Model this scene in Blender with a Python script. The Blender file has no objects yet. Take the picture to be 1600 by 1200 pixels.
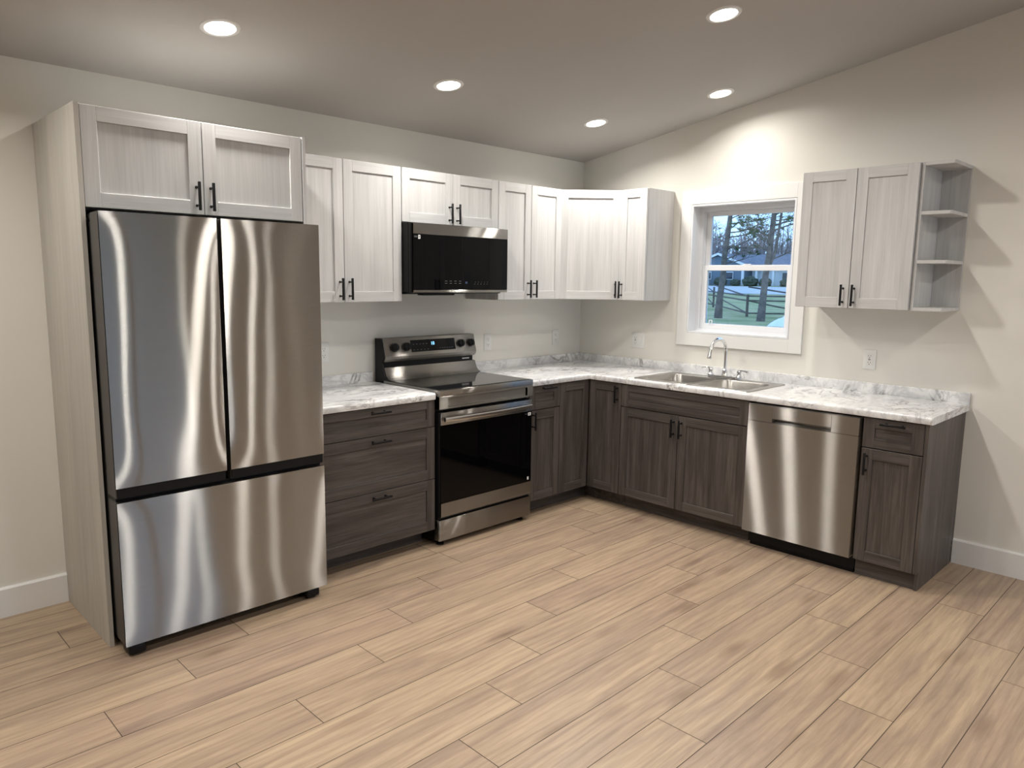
import bpy, bmesh, math, random
from mathutils import Matrix, Vector

C = bpy.context.scene.collection
random.seed(7)
R = math.radians

# ------------------------------------------------------------------ camera, world, exposure
CAM = dict(loc=(-4.5557, -3.8480, 1.5459), yaw=-44.5977, pitch=-8.1553, roll=0.7483, f=1149.04)
cd = bpy.data.cameras.new('camera'); cam = bpy.data.objects.new('camera', cd); C.objects.link(cam)
def cam_matrix():
    y, p, r = R(CAM['yaw']), R(CAM['pitch']), R(CAM['roll'])
    f = Vector((-math.sin(y)*math.cos(p), math.cos(y)*math.cos(p), math.sin(p)))
    rt = Vector((math.cos(y), math.sin(y), 0)); up = rt.cross(f)
    r2 = rt*math.cos(r) + up*math.sin(r); u2 = -rt*math.sin(r) + up*math.cos(r)
    m = Matrix((r2, u2, -f)).transposed().to_4x4(); m.translation = CAM['loc']
    return m
cam.matrix_world = cam_matrix()
cd.sensor_fit = 'HORIZONTAL'; cd.sensor_width = 36.0; cd.lens = CAM['f']*36.0/1600.0
cd.clip_start = 0.05; cd.clip_end = 900
bpy.context.scene.camera = cam
vs = bpy.context.scene.view_settings
vs.view_transform = 'Standard'; vs.look = 'None'; vs.gamma = 1.0; vs.exposure = 0.0; vs.use_curve_mapping = False

w = bpy.data.worlds.new('dusk_sky'); bpy.context.scene.world = w; w.use_nodes = True
nt = w.node_tree; nt.nodes.clear()
out = nt.nodes.new('ShaderNodeOutputWorld'); bg = nt.nodes.new('ShaderNodeBackground')
tc = nt.nodes.new('ShaderNodeTexCoord'); sx = nt.nodes.new('ShaderNodeSeparateXYZ'); rp = nt.nodes.new('ShaderNodeValToRGB')
nt.links.new(tc.outputs['Generated'], sx.inputs[0]); nt.links.new(sx.outputs['Z'], rp.inputs[0])
rp.color_ramp.elements[0].position = 0.0; rp.color_ramp.elements[0].color = (.46, .66, .92, 1)
rp.color_ramp.elements[1].position = 0.5; rp.color_ramp.elements[1].color = (.26, .42, .74, 1)
e = rp.color_ramp.elements.new(0.12); e.color = (.33, .60, .98, 1)
nt.links.new(rp.outputs[0], bg.inputs[0]); nt.links.new(bg.outputs[0], out.inputs[0])
bg.inputs[1].default_value = 2.8
LAMP_W = 12.8                 # watts of each recessed lamp
LAMP_COL = (1.0, 0.95, 0.885)

# ------------------------------------------------------------------ materials
def mat(name, col=(.5, .5, .5), rough=.5, metal=0.0, spec=.5, **k):
    m = bpy.data.materials.new(name); m.use_nodes = True
    b = m.node_tree.nodes['Principled BSDF']
    b.inputs['Base Color'].default_value = (*col, 1); b.inputs['Roughness'].default_value = rough
    b.inputs['Metallic'].default_value = metal; b.inputs['Specular IOR Level'].default_value = spec
    for kk, v in k.items(): b.inputs[kk].default_value = v
    return m
def N(m, t, **k):
    n = m.node_tree.nodes.new(t)
    for a, v in k.items(): setattr(n, a, v)
    return n
def L(m, a, b): m.node_tree.links.new(a, b)
def gc(m, scale):
    a = N(m, 'ShaderNodeAttribute', attribute_name='gc'); mp = N(m, 'ShaderNodeMapping')
    mp.inputs['Scale'].default_value = scale; L(m, a.outputs['Vector'], mp.inputs['Vector']); return mp
def noise(m, src, scale=1.0, detail=4, rough=.55, dist=0.0):
    n = N(m, 'ShaderNodeTexNoise'); n.inputs['Scale'].default_value = scale; n.inputs['Detail'].default_value = detail
    n.inputs['Roughness'].default_value = rough; n.inputs['Distortion'].default_value = dist
    L(m, src, n.inputs['Vector']); return n
def ramp(m, src, stops):
    r = N(m, 'ShaderNodeValToRGB'); L(m, src, r.inputs[0]); cr = r.color_ramp
    cr.elements[0].position, cr.elements[0].color = stops[0][0], (*stops[0][1], 1)
    cr.elements[1].position, cr.elements[1].color = stops[-1][0], (*stops[-1][1], 1)
    for p, c in stops[1:-1]:
        q = cr.elements.new(p); q.color = (*c, 1)
    return r
def mix(m, a, b, fac, mode='MIX'):
    x = N(m, 'ShaderNodeMix', data_type='RGBA', blend_type=mode)
    for s, v in ((0, fac), (6, a), (7, b)):
        if hasattr(v, 'links'): L(m, v, x.inputs[s])
        elif s: x.inputs[s].default_value = (*v, 1)
        else: x.inputs[0].default_value = v
    return x.outputs[2]
def bump(m, src, strength=.1, dist=.001):
    b = N(m, 'ShaderNodeBump'); b.inputs['Strength'].default_value = strength; b.inputs['Distance'].default_value = dist
    L(m, src, b.inputs['Height']); L(m, b.outputs[0], m.node_tree.nodes['Principled BSDF'].inputs['Normal']); return b
def base(m): return m.node_tree.nodes['Principled BSDF']

def wood(name, stops, fine, rough, sc=(1.6, 26, 26), fsc=(5, 190, 190)):
    m = mat(name, rough=rough, spec=.35)
    n1 = noise(m, gc(m, sc).outputs[0], 1, 6, .6, .6); n2 = noise(m, gc(m, fsc).outputs[0], 1, 3, .6)
    n3 = noise(m, gc(m, (.8, 5, 5)).outputs[0], 1, 2, .5, .4)
    r1 = ramp(m, n1.outputs[0], stops)
    r2 = ramp(m, n2.outputs[0], [(.30, (fine,)*3), (.62, (1, 1, 1))])
    r3 = ramp(m, n3.outputs[0], [(.3, (.88, .88, .88)), (.7, (1.05, 1.04, 1.03))])
    c = mix(m, r1.outputs[0], r2.outputs[0], 1.0, 'MULTIPLY'); c = mix(m, c, r3.outputs[0], 1.0, 'MULTIPLY')
    L(m, c, base(m).inputs['Base Color']); bump(m, n2.outputs[0], .12, .0006)
    return m
M = {}
M['light_wood'] = wood('pale_grey_woodgrain', [(.25, (.52, .525, .525)), (.5, (.59, .595, .595)), (.75, (.65, .652, .65))], .90, .45, (1.2, 34, 34))
M['light_gable'] = wood('pale_beige_woodgrain', [(.2, (.46, .44, .40)), (.5, (.54, .52, .475)), (.8, (.60, .58, .535))], .92, .5)
M['dark_wood'] = wood('dark_grey_brown_woodgrain', [(.25, (.048, .039, .035)), (.5, (.090, .077, .070)), (.75, (.148, .129, .118))], .62, .42, (1.5, 22, 22))

def steel(name, col=(.375, .362, .342), rough=.20, an=-.90):
    m = bpy.data.materials.new(name); m.use_nodes = True; m.node_tree.nodes.clear()
    o = N(m, 'ShaderNodeOutputMaterial'); t = N(m, 'ShaderNodeTangent', direction_type='UV_MAP', uv_map='uv')
    n = noise(m, gc(m, (700, 9, 9)).outputs[0], 1, 2, .6)
    r = ramp(m, n.outputs[0], [(.3, tuple(c*.94 for c in col)), (.7, tuple(min(1, c*1.05) for c in col))])
    g1 = N(m, 'ShaderNodeBsdfAnisotropic'); g1.inputs['Roughness'].default_value = rough; g1.inputs['Anisotropy'].default_value = an
    g2 = N(m, 'ShaderNodeBsdfAnisotropic'); g2.inputs['Roughness'].default_value = .42; g2.inputs['Anisotropy'].default_value = -.8
    for g in (g1, g2): L(m, t.outputs[0], g.inputs['Tangent']); L(m, r.outputs[0], g.inputs['Color'])
    mx = N(m, 'ShaderNodeMixShader'); mx.inputs[0].default_value = .10
    L(m, g1.outputs[0], mx.inputs[1]); L(m, g2.outputs[0], mx.inputs[2]); L(m, mx.outputs[0], o.inputs[0]); return m
M['steel'] = steel('brushed_stainless_steel')
M['steel_sink'] = mat('sink_stainless_steel', (.44, .425, .40), .28, 1.0)
M['steel_plain'] = mat('polished_stainless_steel', (.62, .61, .60), .2, 1.0)
M['chrome'] = mat('chrome', (.80, .81, .83), .06, 1.0)
M['black_metal'] = mat('matte_black_metal', (.008, .008, .009), .42, 0.2, .3)
M['black_glass'] = mat('black_glass', (.0015, .0015, .002), .03, 0, .16)
M['cook_glass'] = mat('ceramic_cooktop_glass', (.010, .010, .011), .05, 0, .9)
M['black'] = mat('black_enamel', (.006, .006, .007), .4, 0, .2)
M['charcoal'] = mat('charcoal_fridge_casing', (.055, .053, .050), .42, .3)
M['plastic'] = mat('white_plastic', (.80, .80, .78), .35)
M['slot'] = mat('dark_slot', (.03, .03, .03), .6)
M['sticker'] = mat('paper_sticker', (.78, .78, .78), .5)
M['grey_print'] = mat('grey_print', (.11, .11, .12), .5)
M['trim'] = mat('white_semi_gloss_paint', (.80, .80, .785), .35)
M['vinyl'] = mat('white_vinyl', (.78, .80, .83), .32)
def glow(name, col, s):
    m = mat(name, (0, 0, 0), .5); b = base(m); b.inputs['Emission Color'].default_value = (*col, 1); b.inputs['Emission Strength'].default_value = s; return m
M['lens'] = glow('lamp_lens', LAMP_COL, 14.0)
M['blue_led'] = glow('blue_clock_display', (.25, .62, 1.0), 2.6)
M['dim_led'] = glow('dim_clock_display', (.35, .5, 1.0), .35)

def wall_mat(name, col, rough=.75):
    m = mat(name, col, rough, spec=.3)
    t = N(m, 'ShaderNodeTexCoord'); n = noise(m, t.outputs['Object'], 90, 3, .6); n2 = noise(m, t.outputs['Object'], 1.1, 2, .5)
    r = ramp(m, n2.outputs[0], [(.3, tuple(c*.975 for c in col)), (.7, tuple(min(1, c*1.02) for c in col))])
    L(m, r.outputs[0], base(m).inputs['Base Color']); bump(m, n.outputs[0], .06, .001); return m
M['wall'] = wall_mat('cream_wall_paint', (.77, .753, .70))
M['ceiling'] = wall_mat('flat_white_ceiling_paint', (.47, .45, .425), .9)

def floor_mat():
    m = mat('oak_laminate_planks', rough=.36, spec=.45); b = base(m)
    a = N(m, 'ShaderNodeAttribute', attribute_name='gc')
    big = noise(m, gc(m, (1.0, 10, 1)).outputs[0], 1, 6, .62, 1.0)
    grain = noise(m, gc(m, (3.0, 42, 1)).outputs[0], 1, 5, .65, .5)
    fine = noise(m, gc(m, (9, 260, 1)).outputs[0], 1, 3, .6)
    knot = N(m, 'ShaderNodeTexVoronoi'); knot.feature = 'F1'; knot.inputs['Scale'].default_value = 1
    mpk = gc(m, (1.6, 5.5, 1)); L(m, mpk.outputs[0], knot.inputs['Vector'])
    wv = N(m, 'ShaderNodeTexWave', wave_type='BANDS', bands_direction='Y'); wv.inputs['Scale'].default_value = 1.0
    wv.inputs['Distortion'].default_value = 9; wv.inputs['Detail'].default_value = 3; wv.inputs['Detail Scale'].default_value = .8
    mpw = gc(m, (1.1, 9, 1)); L(m, mpw.outputs[0], wv.inputs['Vector'])
    c = ramp(m, big.outputs[0], [(.22, (.270, .200, .155)), (.42, (.360, .272, .196)), (.60, (.445, .342, .236)), (.82, (.385, .30, .225))]).outputs[0]
    g = ramp(m, grain.outputs[0], [(.3, (.80, .78, .79)), (.6, (1.04, 1.03, 1.02))]).outputs[0]
    c = mix(m, c, g, .85, 'MULTIPLY')
    f = ramp(m, fine.outputs[0], [(.3, (.87, .86, .86)), (.65, (1.04, 1.04, 1.04))]).outputs[0]
    c = mix(m, c, f, .8, 'MULTIPLY')
    wr = ramp(m, wv.outputs[0], [(.0, (.84, .82, .82)), (.4, (1, 1, 1))]).outputs[0]
    c = mix(m, c, wr, .7, 'MULTIPLY')
    k = ramp(m, knot.outputs['Distance'], [(.02, (.45, .38, .35)), (.22, (1, 1, 1))]).outputs[0]
    c = mix(m, c, k, .6, 'MULTIPLY')
    t = N(m, 'ShaderNodeAttribute', attribute_name='tone')
    tr = ramp(m, t.outputs['Fac'], [(0, (.93, .905, .92)), (.5, (1, .99, .98)), (1, (1.05, 1.045, 1.02))]).outputs[0]
    c = mix(m, c, tr, 1.0, 'MULTIPLY')
    L(m, c, b.inputs['Base Color']); bump(m, grain.outputs[0], .05, .0006)
    rr = N(m, 'ShaderNodeMapRange'); rr.inputs[3].default_value = .30; rr.inputs[4].default_value = .42
    L(m, grain.outputs[0], rr.inputs[0]); L(m, rr.outputs[0], b.inputs['Roughness'])
    return m
M['floor'] = floor_mat()
M['seam'] = mat('dark_plank_seam', (.05, .035, .025), .8)

def marble():
    m = mat('white_marble_laminate', rough=.16, spec=.5); b = base(m)
    t = N(m, 'ShaderNodeTexCoord'); mp = N(m, 'ShaderNodeMapping'); mp.inputs['Rotation'].default_value = (.3, .2, .75)
    mp.inputs['Scale'].default_value = (1, 1.9, 1.3); L(m, t.outputs['Object'], mp.inputs[0]); v = mp.outputs[0]
    def vein(scale, dist, w, seed):
        q = N(m, 'ShaderNodeMapping'); q.inputs['Location'].default_value = (seed, seed*1.7, -seed); L(m, v, q.inputs[0])
        n = noise(m, q.outputs[0], scale, 7, .58, dist)
        s = N(m, 'ShaderNodeMath', operation='SUBTRACT'); L(m, n.outputs[0], s.inputs[0]); s.inputs[1].default_value = .5
        a = N(m, 'ShaderNodeMath', operation='ABSOLUTE'); L(m, s.outputs[0], a.inputs[0])
        return ramp(m, a.outputs[0], [(0, (1, 1, 1)), (w, (0, 0, 0))]).outputs[0]
    msk = ramp(m, noise(m, v, 3.1, 3, .5).outputs[0], [(.42, (0, 0, 0)), (.62, (1, 1, 1))]).outputs[0]
    v1 = mix(m, (0, 0, 0), vein(2.3, 2.2, .030, 1.3), msk)
    v2 = vein(3.4, 1.1, .045, 5.1); v3 = vein(1.7, .9, .10, 9.4)
    c = mix(m, (.86, .865, .86), (.66, .665, .68), v3)
    q = N(m, 'ShaderNodeMath', operation='MULTIPLY'); L(m, v2, q.inputs[0]); q.inputs[1].default_value = .45
    c = mix(m, c, (.44, .44, .46), q.outputs[0])
    q = N(m, 'ShaderNodeMath', operation='MULTIPLY'); L(m, v1, q.inputs[0]); q.inputs[1].default_value = .9
    c = mix(m, c, (.19, .185, .19), q.outputs[0])
    L(m, c, b.inputs['Base Color']); return m
M['marble'] = marble()

def glass():
    m = bpy.data.materials.new('window_glass'); m.use_nodes = True; m.node_tree.nodes.clear()
    o = N(m, 'ShaderNodeOutputMaterial'); tr = N(m, 'ShaderNodeBsdfTransparent'); gl = N(m, 'ShaderNodeBsdfGlossy')
    gl.inputs['Roughness'].default_value = .01; fr = N(m, 'ShaderNodeFresnel'); fr.inputs[0].default_value = 1.45
    mx = N(m, 'ShaderNodeMixShader'); L(m, fr.outputs[0], mx.inputs[0]); L(m, tr.outputs[0], mx.inputs[1]); L(m, gl.outputs[0], mx.inputs[2])
    tr.inputs[0].default_value = (.93, .96, .97, 1)
    L(m, mx.outputs[0], o.inputs[0]); return m
M['glass'] = glass()
def noisy(name, a, b, scale, rough=.9):
    m = mat(name, a, rough, spec=.2); t = N(m, 'ShaderNodeTexCoord'); n = noise(m, t.outputs['Object'], scale, 5, .6)
    r = ramp(m, n.outputs[0], [(.32, a), (.68, b)]); L(m, r.outputs[0], base(m).inputs['Base Color']); return m
M['lawn'] = noisy('winter_lawn', (.20, .27, .10), (.48, .44, .25), .35)
M['bark'] = noisy('pine_bark', (.10, .085, .075), (.24, .20, .18), 3)
M['needles'] = noisy('pine_needles', (.05, .09, .035), (.12, .17, .06), 3)
M['twigs'] = noisy('bare_twigs', (.20, .17, .17), (.36, .31, .31), .3)
M['road'] = noisy('pale_asphalt', (.50, .50, .52), (.60, .60, .62), .5)
M['siding'] = mat('blue_grey_siding', (.17, .21, .25), .7)
M['shingle'] = noisy('grey_shingles', (.16, .16, .18), (.25, .25, .27), 2)
M['fence'] = noisy('weathered_fence_wood', (.10, .085, .075), (.18, .155, .14), 2)
M['tarp'] = mat('white_tarpaulin', (.85, .87, .9), .4)
M['shrub'] = noisy('dark_shrub', (.05, .06, .045), (.11, .12, .08), 2)
M['dark_pane'] = mat('dark_window_pane', (.03, .04, .06), .1)

# ------------------------------------------------------------------ mesh builder
FA = Matrix(((1, 0, 0, 0), (0, -1, 0, 0), (0, 0, 1, 0), (0, 0, 0, 1)))      # back wall frame: u = x, d = out of the wall
FB = Matrix(((0, -1, 0, 0), (-1, 0, 0, 0), (0, 0, 1, 0), (0, 0, 0, 1)))     # window wall frame: u = -y, d = out of the wall
I4 = Matrix.Identity(4)
class MB:
    def __init__(s, frame=I4): s.f = frame; s.V = []; s.F = []; s.G = []; s.S = []; s.T = []
    def add(s, verts, faces, ax='z', smooth=False, off=None, tone=0.5):
        o = off if off is not None else Vector((random.uniform(0, 50), random.uniform(0, 50), random.uniform(0, 50)))
        perm = {'x': (0, 2, 1), 'y': (1, 0, 2), 'z': (2, 0, 1)}[ax]
        b = len(s.V); vv = [Vector(v) for v in verts]; s.V += [s.f @ v for v in vv]
        for f in faces:
            s.F.append([i+b for i in f]); s.G.append([Vector((vv[i][perm[0]], vv[i][perm[1]], vv[i][perm[2]])) + o for i in f])
            s.S.append(smooth); s.T.append(tone)
    def box(s, u0, u1, d0, d1, z0, z1, ax='z', bev=0.0, seg=1, off=None):
        if u0 > u1: u0, u1 = u1, u0
        if d0 > d1: d0, d1 = d1, d0
        if z0 > z1: z0, z1 = z1, z0
        if bev <= 0:
            v = [(x, y, z) for z in (z0, z1) for y in (d0, d1) for x in (u0, u1)]
            s.add(v, [(0, 2, 3, 1), (4, 5, 7, 6), (0, 1, 5, 4), (2, 6, 7, 3), (0, 4, 6, 2), (1, 3, 7, 5)], ax, off=off); return
        bm = bmesh.new(); bmesh.ops.create_cube(bm, size=1)
        for q in bm.verts: q.co = Vector(((u0+u1)/2+q.co.x*(u1-u0), (d0+d1)/2+q.co.y*(d1-d0), (z0+z1)/2+q.co.z*(z1-z0)))
        bmesh.ops.bevel(bm, geom=bm.edges[:], offset=min(bev, .45*min(u1-u0, d1-d0, z1-z0)), segments=seg, affect='EDGES', profile=.5)
        s.frombm(bm, ax, seg > 1, off)
    def frombm(s, bm, ax='z', smooth=False, off=None):
        bm.verts.index_update(); s.add([v.co.copy() for v in bm.verts], [[v.index for v in f.verts] for f in bm.faces], ax, smooth, off); bm.free()
    def prism(s, pts, z0, z1, ax='z', bev=0.0, axis='z'):      # polygon extruded along an axis
        n = len(pts)
        def P(a, b, c): return {'z': (a, b, c), 'x': (c, a, b), 'y': (a, c, b)}[axis]
        v = [P(a, b, z0) for a, b in pts] + [P(a, b, z1) for a, b in pts]
        f = [list(range(n))[::-1], list(range(n, 2*n))] + [(i, (i+1) % n, n+(i+1) % n, n+i) for i in range(n)]
        if bev:
            bm = bmesh.new(); bv = [bm.verts.new(q) for q in v]
            for q in f: bm.faces.new([bv[i] for i in q])
            bmesh.ops.bevel(bm, geom=bm.edges[:], offset=bev, segments=2, affect='EDGES'); s.frombm(bm, ax, False)
        else: s.add(v, f, ax)
    def tube(s, path, rad, n=12, caps=True, ax='z'):
        path = [Vector(p) for p in path]; k = len(path)
        if not hasattr(rad, '__len__'): rad = [rad]*k
        V = []; F = []; prev = None
        for i, p in enumerate(path):
            t = (path[min(i+1, k-1)] - path[max(i-1, 0)]).normalized()
            if prev is None:
                a = t.orthogonal().normalized()
            else: a = (prev - t*prev.dot(t)).normalized()
            prev = a; b = t.cross(a)
            V += [p + (a*math.cos(2*math.pi*j/n) + b*math.sin(2*math.pi*j/n))*rad[i] for j in range(n)]
        for i in range(k-1):
            for j in range(n): F.append((i*n+j, i*n+(j+1) % n, (i+1)*n+(j+1) % n, (i+1)*n+j))
        if caps: F += [list(range(n))[::-1], [(k-1)*n+j for j in range(n)]]
        s.add(V, F, ax, True)
    def lathe(s, c, prof, n=24, axis='z', caps=True):            # prof: (radius, height) along axis
        def P(r, a, h):
            q = (r*math.cos(a), r*math.sin(a), h)
            return {'z': q, 'y': (q[0], q[2], q[1]), 'x': (q[2], q[0], q[1])}[axis]
        V = []; F = []
        for r, h in prof:
            for j in range(n): V.append(Vector(P(r, 2*math.pi*j/n, h)) + Vector(c))
        for i in range(len(prof)-1):
            for j in range(n): F.append((i*n+j, i*n+(j+1) % n, (i+1)*n+(j+1) % n, (i+1)*n+j))
        if caps: F += [list(range(n))[::-1], [(len(prof)-1)*n+j for j in range(n)]]
        s.add(V, F, 'z', True)
    def build(s, name, m, parent=None, recalc=True, autosmooth=True, world=False):
        me = bpy.data.meshes.new(name)
        V = s.V
        if parent is not None:
            pm = parent
            while pm.parent is not None: pm = pm.parent
            inv = ROOTM[pm.name].inverted(); V = [inv @ v for v in V]
        me.from_pydata([tuple(v) for v in V], [], s.F)
        a = me.attributes.new('gc', 'FLOAT_VECTOR', 'CORNER'); t = me.attributes.new('tone', 'FLOAT', 'FACE')
        uv = me.uv_layers.new(name='uv'); k = 0
        for fi, g in enumerate(s.G):
            for q in g:
                a.data[k].vector = q; uv.data[k].uv = (q.x, q.y); k += 1
        t.data.foreach_set('value', s.T); me.polygons.foreach_set('use_smooth', s.S)
        if recalc:
            bm = bmesh.new(); bm.from_mesh(me); bmesh.ops.recalc_face_normals(bm, faces=bm.faces); bm.to_mesh(me); bm.free()
        me.update()
        if autosmooth and any(s.S):
            try: me.set_sharp_from_angle(angle=R(38))
            except Exception: pass
        me.materials.append(m)
        o = bpy.data.objects.new(name, me); C.objects.link(o)
        if parent is not None: o.parent = parent
        return o
ROOTM = {}
def tag(o, label=None, cat=None, group=None, kind=None):
    if label: o['label'] = label
    if cat: o['category'] = cat
    if group: o['group'] = group
    if kind: o['kind'] = kind
    return o
def thing(name, loc, label=None, cat=None, group=None, kind=None, rot=(0, 0, 0)):
    o = bpy.data.objects.new(name, None); C.objects.link(o); o.location = loc; o.rotation_euler = rot
    o.empty_display_size = .1
    from mathutils import Euler
    ROOTM[o.name] = Matrix.Translation(Vector(loc)) @ Euler(rot).to_matrix().to_4x4()
    return tag(o, label, cat, group, kind)
def text(body, size, mtx, name, m, parent, depth=.0004, align='CENTER'):
    cu = bpy.data.curves.new('t', 'FONT'); cu.body = body; cu.size = size; cu.extrude = depth; cu.align_x = align; cu.align_y = 'CENTER'
    tmp = bpy.data.objects.new('t', cu); C.objects.link(tmp); bpy.context.view_layer.update()
    dg = bpy.context.evaluated_depsgraph_get(); me = bpy.data.meshes.new_from_object(tmp.evaluated_get(dg))
    bpy.data.objects.remove(tmp); bpy.data.curves.remove(cu)
    pm = parent
    while pm.parent is not None: pm = pm.parent
    me.transform(ROOTM[pm.name].inverted() @ mtx); me.name = name; me.materials.clear(); me.materials.append(m)
    o = bpy.data.objects.new(name, me); C.objects.link(o); o.parent = parent; return o

# ------------------------------------------------------------------ room shell
H, S = 2.45, 1/6.0                     # wall height at the back wall, ceiling slope
X0, Y0, YR = -7.2, -7.6, -3.8          # left wall, rear wall, ridge line
def ceil_z(y): return H - S*y if y > YR else H - S*(2*YR - y)
WY0, WY1, WZ0, WZ1 = -1.745, -1.000, 1.185, 2.066      # window hole
WT = 0.16
# floor: laminate planks laid along x, 197 mm wide, 1.214 m long, with the joints where they fall
PW, PL = 0.1973, 1.2145
joint = {-4: -3.62, -3: -3.84, -2: -.836, -1: -3.249, 0: -1.124, 1: -1.448, 2: -1.740, 3: -2.131, 4: -2.445, 5: -2.759, 6: -3.063, 7: -2.177,
         8: -2.470, 9: -1.565, 10: -1.875, 11: -2.174, 12: -1.263}
fl = MB(); rnd = random.Random(3)
k = -6
while True:
    yt = -0.916 - k*PW; yb = yt - PW
    if yt < Y0: break
    if yb < 0.0:
        j = joint.get(k, -0.31*k + .2)
        x = j - PL*math.ceil((j - X0)/PL)
        while x < 0:
            xa, xb = max(x, X0), min(x+PL, 0.0); ya, yb2 = min(yt, 0.0), max(yb, Y0)
            if xb - xa > .01 and ya - yb2 > .005:
                g = .0014
                q = [(xa+g, yb2+g, 0), (xb-g, yb2+g, 0), (xb-g, ya-g, 0), (xa+g, ya-g, 0)]
                fl.add(q, [(0, 1, 2, 3)], 'x', off=Vector((rnd.uniform(0, 60), 0, 0)), tone=rnd.random())
                # seam walls and bottom
                p = [(xa, yb2, -.002), (xb, yb2, -.002), (xb, ya, -.002), (xa, ya, -.002)]
            x += PL
    k += 1
# gc of the floor is (x, z, y): swap so that the second coordinate runs across the plank
for g in fl.G:
    o = rnd.uniform(0, 40)
    for q in g: q.y, q.z = q.z + o, 0.0
fo = fl.build('floor', M['floor'], recalc=False)
tag(fo, 'light oak laminate plank floor', kind='structure')
sb = MB(); sb.box(X0, 0, Y0, 0, -.12, -.0012); so = sb.build('floor', M['seam']); tag(so, 'dark seams between the laminate planks', kind='structure')

def quadwall(name, polys, m, label):
    mb = MB()
    for v, f in polys: mb.add(v, f, 'z')
    return tag(mb.build(name, m, recalc=False), label, kind='structure')
# back wall
mb = MB(); mb.box(X0-.15, 0.0, 0, .15, -.12, H+.02); tag(mb.build('wall_back', M['wall']), 'cream wall behind the fridge and range', kind='structure')
# window wall with gable top, built as blocks around the opening
mb = MB()
def gab(ya, yb, za, top=True, zb=None):   # block from ya to yb (ya<yb)
    za_, = (za,)
    t0 = ceil_z(ya)+.02 if zb is None else zb; t1 = ceil_z(yb)+.02 if zb is None else zb
    v = [(0, ya, za_), (0, yb, za_), (WT, yb, za_), (WT, ya, za_), (0, ya, t0), (0, yb, t1), (WT, yb, t1), (WT, ya, t0)]
    mb.add(v, [(3, 2, 1, 0), (4, 5, 6, 7), (0, 1, 5, 4), (1, 2, 6, 5), (2, 3, 7, 6), (3, 0, 4, 7)], 'z')
gab(Y0, YR, -.12); gab(YR, WY0, -.12); gab(WY1, .15, -.12); gab(WY0, WY1, -.12, zb=WZ0); gab(WY0, WY1, WZ1)
tag(mb.build('wall_right', M['wall']), 'cream gable wall holding the window', kind='structure')
mb = MB(); gx = X0
v = [(gx, Y0, -.12), (gx, .0, -.12), (gx, 0, ceil_z(0)+.02), (gx, YR, ceil_z(YR)+.02), (gx, Y0, ceil_z(Y0)+.02)]
v += [(gx-.15, q[1], q[2]) for q in v]
mb.add(v, [(0, 1, 2, 3, 4), (9, 8, 7, 6, 5)] + [(i, (i+1) % 5, 5+(i+1) % 5, 5+i) for i in range(5)], 'z')
tag(mb.build('wall_left', M['wall']), 'cream far left wall of the open room', kind='structure')
# rear wall with a patio door opening (behind the camera, seen only in the steel)
PX0, PX1, PZ1 = -2.55, -.72, 2.05
mb = MB(); ht = ceil_z(Y0)+.02
mb.box(X0-.15, PX0, Y0-.15, Y0, -.12, ht); mb.box(PX1, WT, Y0-.15, Y0, -.12, ht); mb.box(PX0, PX1, Y0-.15, Y0, PZ1, ht); mb.box(PX0, PX1, Y0-.15, Y0, -.12, .02)
tag(mb.build('wall_rear', M['wall']), 'cream wall behind the camera', kind='structure')
d = thing('door_1', (PX0, Y0, 0), 'glazed patio door behind the camera', kind='structure')
mb = MB()
for xa in (PX0, (PX0+PX1)/2-.03):
    xb = xa + (PX1-PX0)/2 + (.03 if xa == PX0 else .03)
    mb.box(xa, xa+.07, Y0-.10, Y0-.05, .02, PZ1); mb.box(xb-.07, xb, Y0-.10, Y0-.05, .02, PZ1)
    mb.box(xa+.07, xb-.07, Y0-.10, Y0-.05, .02, .12); mb.box(xa+.07, xb-.07, Y0-.10, Y0-.05, PZ1-.07, PZ1)
mb.build('door_frame', M['vinyl'], d)
mb = MB(); mb.box(PX0+.06, PX1-.06, Y0-.078, Y0-.072, .10, PZ1-.06); mb.build('pane', M['glass'], d)
# ceiling
mb = MB(); th = .12
for ya, yb in ((YR, .15), (Y0-.15, YR)):
    za, zb = (H-S*YR if ya == YR else ceil_z(Y0)-S*.15), (H-S*.15 if ya == YR else H-S*YR)
    v = [(X0-.15, ya, za), (WT, ya, za), (WT, yb, zb), (X0-.15, yb, zb)]; v += [(a, b, c+th) for a, b, c in v]
    mb.add(v, [(0, 1, 2, 3), (7, 6, 5, 4), (0, 4, 5, 1), (1, 5, 6, 2), (2, 6, 7, 3), (3, 7, 4, 0)], 'z')
tag(mb.build('ceiling', M['ceiling']), 'flat white sloping ceiling', kind='structure')
# baseboards
BH = .138
mb = MB(); mb.prism([(-.0, 0), (-.016, 0), (-.016, BH-.008), (-.010, BH), (0, BH)], X0, -3.7195, axis='x')
tag(mb.build('baseboard_back', M['trim']), 'white baseboard left of the fridge panel', kind='structure')
mb = MB(); mb.prism([(0, 0), (-.016, 0), (-.016, BH-.008), (-.010, BH), (0, BH)], Y0, -2.772, axis='y')
for i, v in enumerate(mb.V): pass
tag(mb.build('baseboard_right', M['trim']), 'white baseboard right of the base cabinets', kind='structure')

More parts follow.
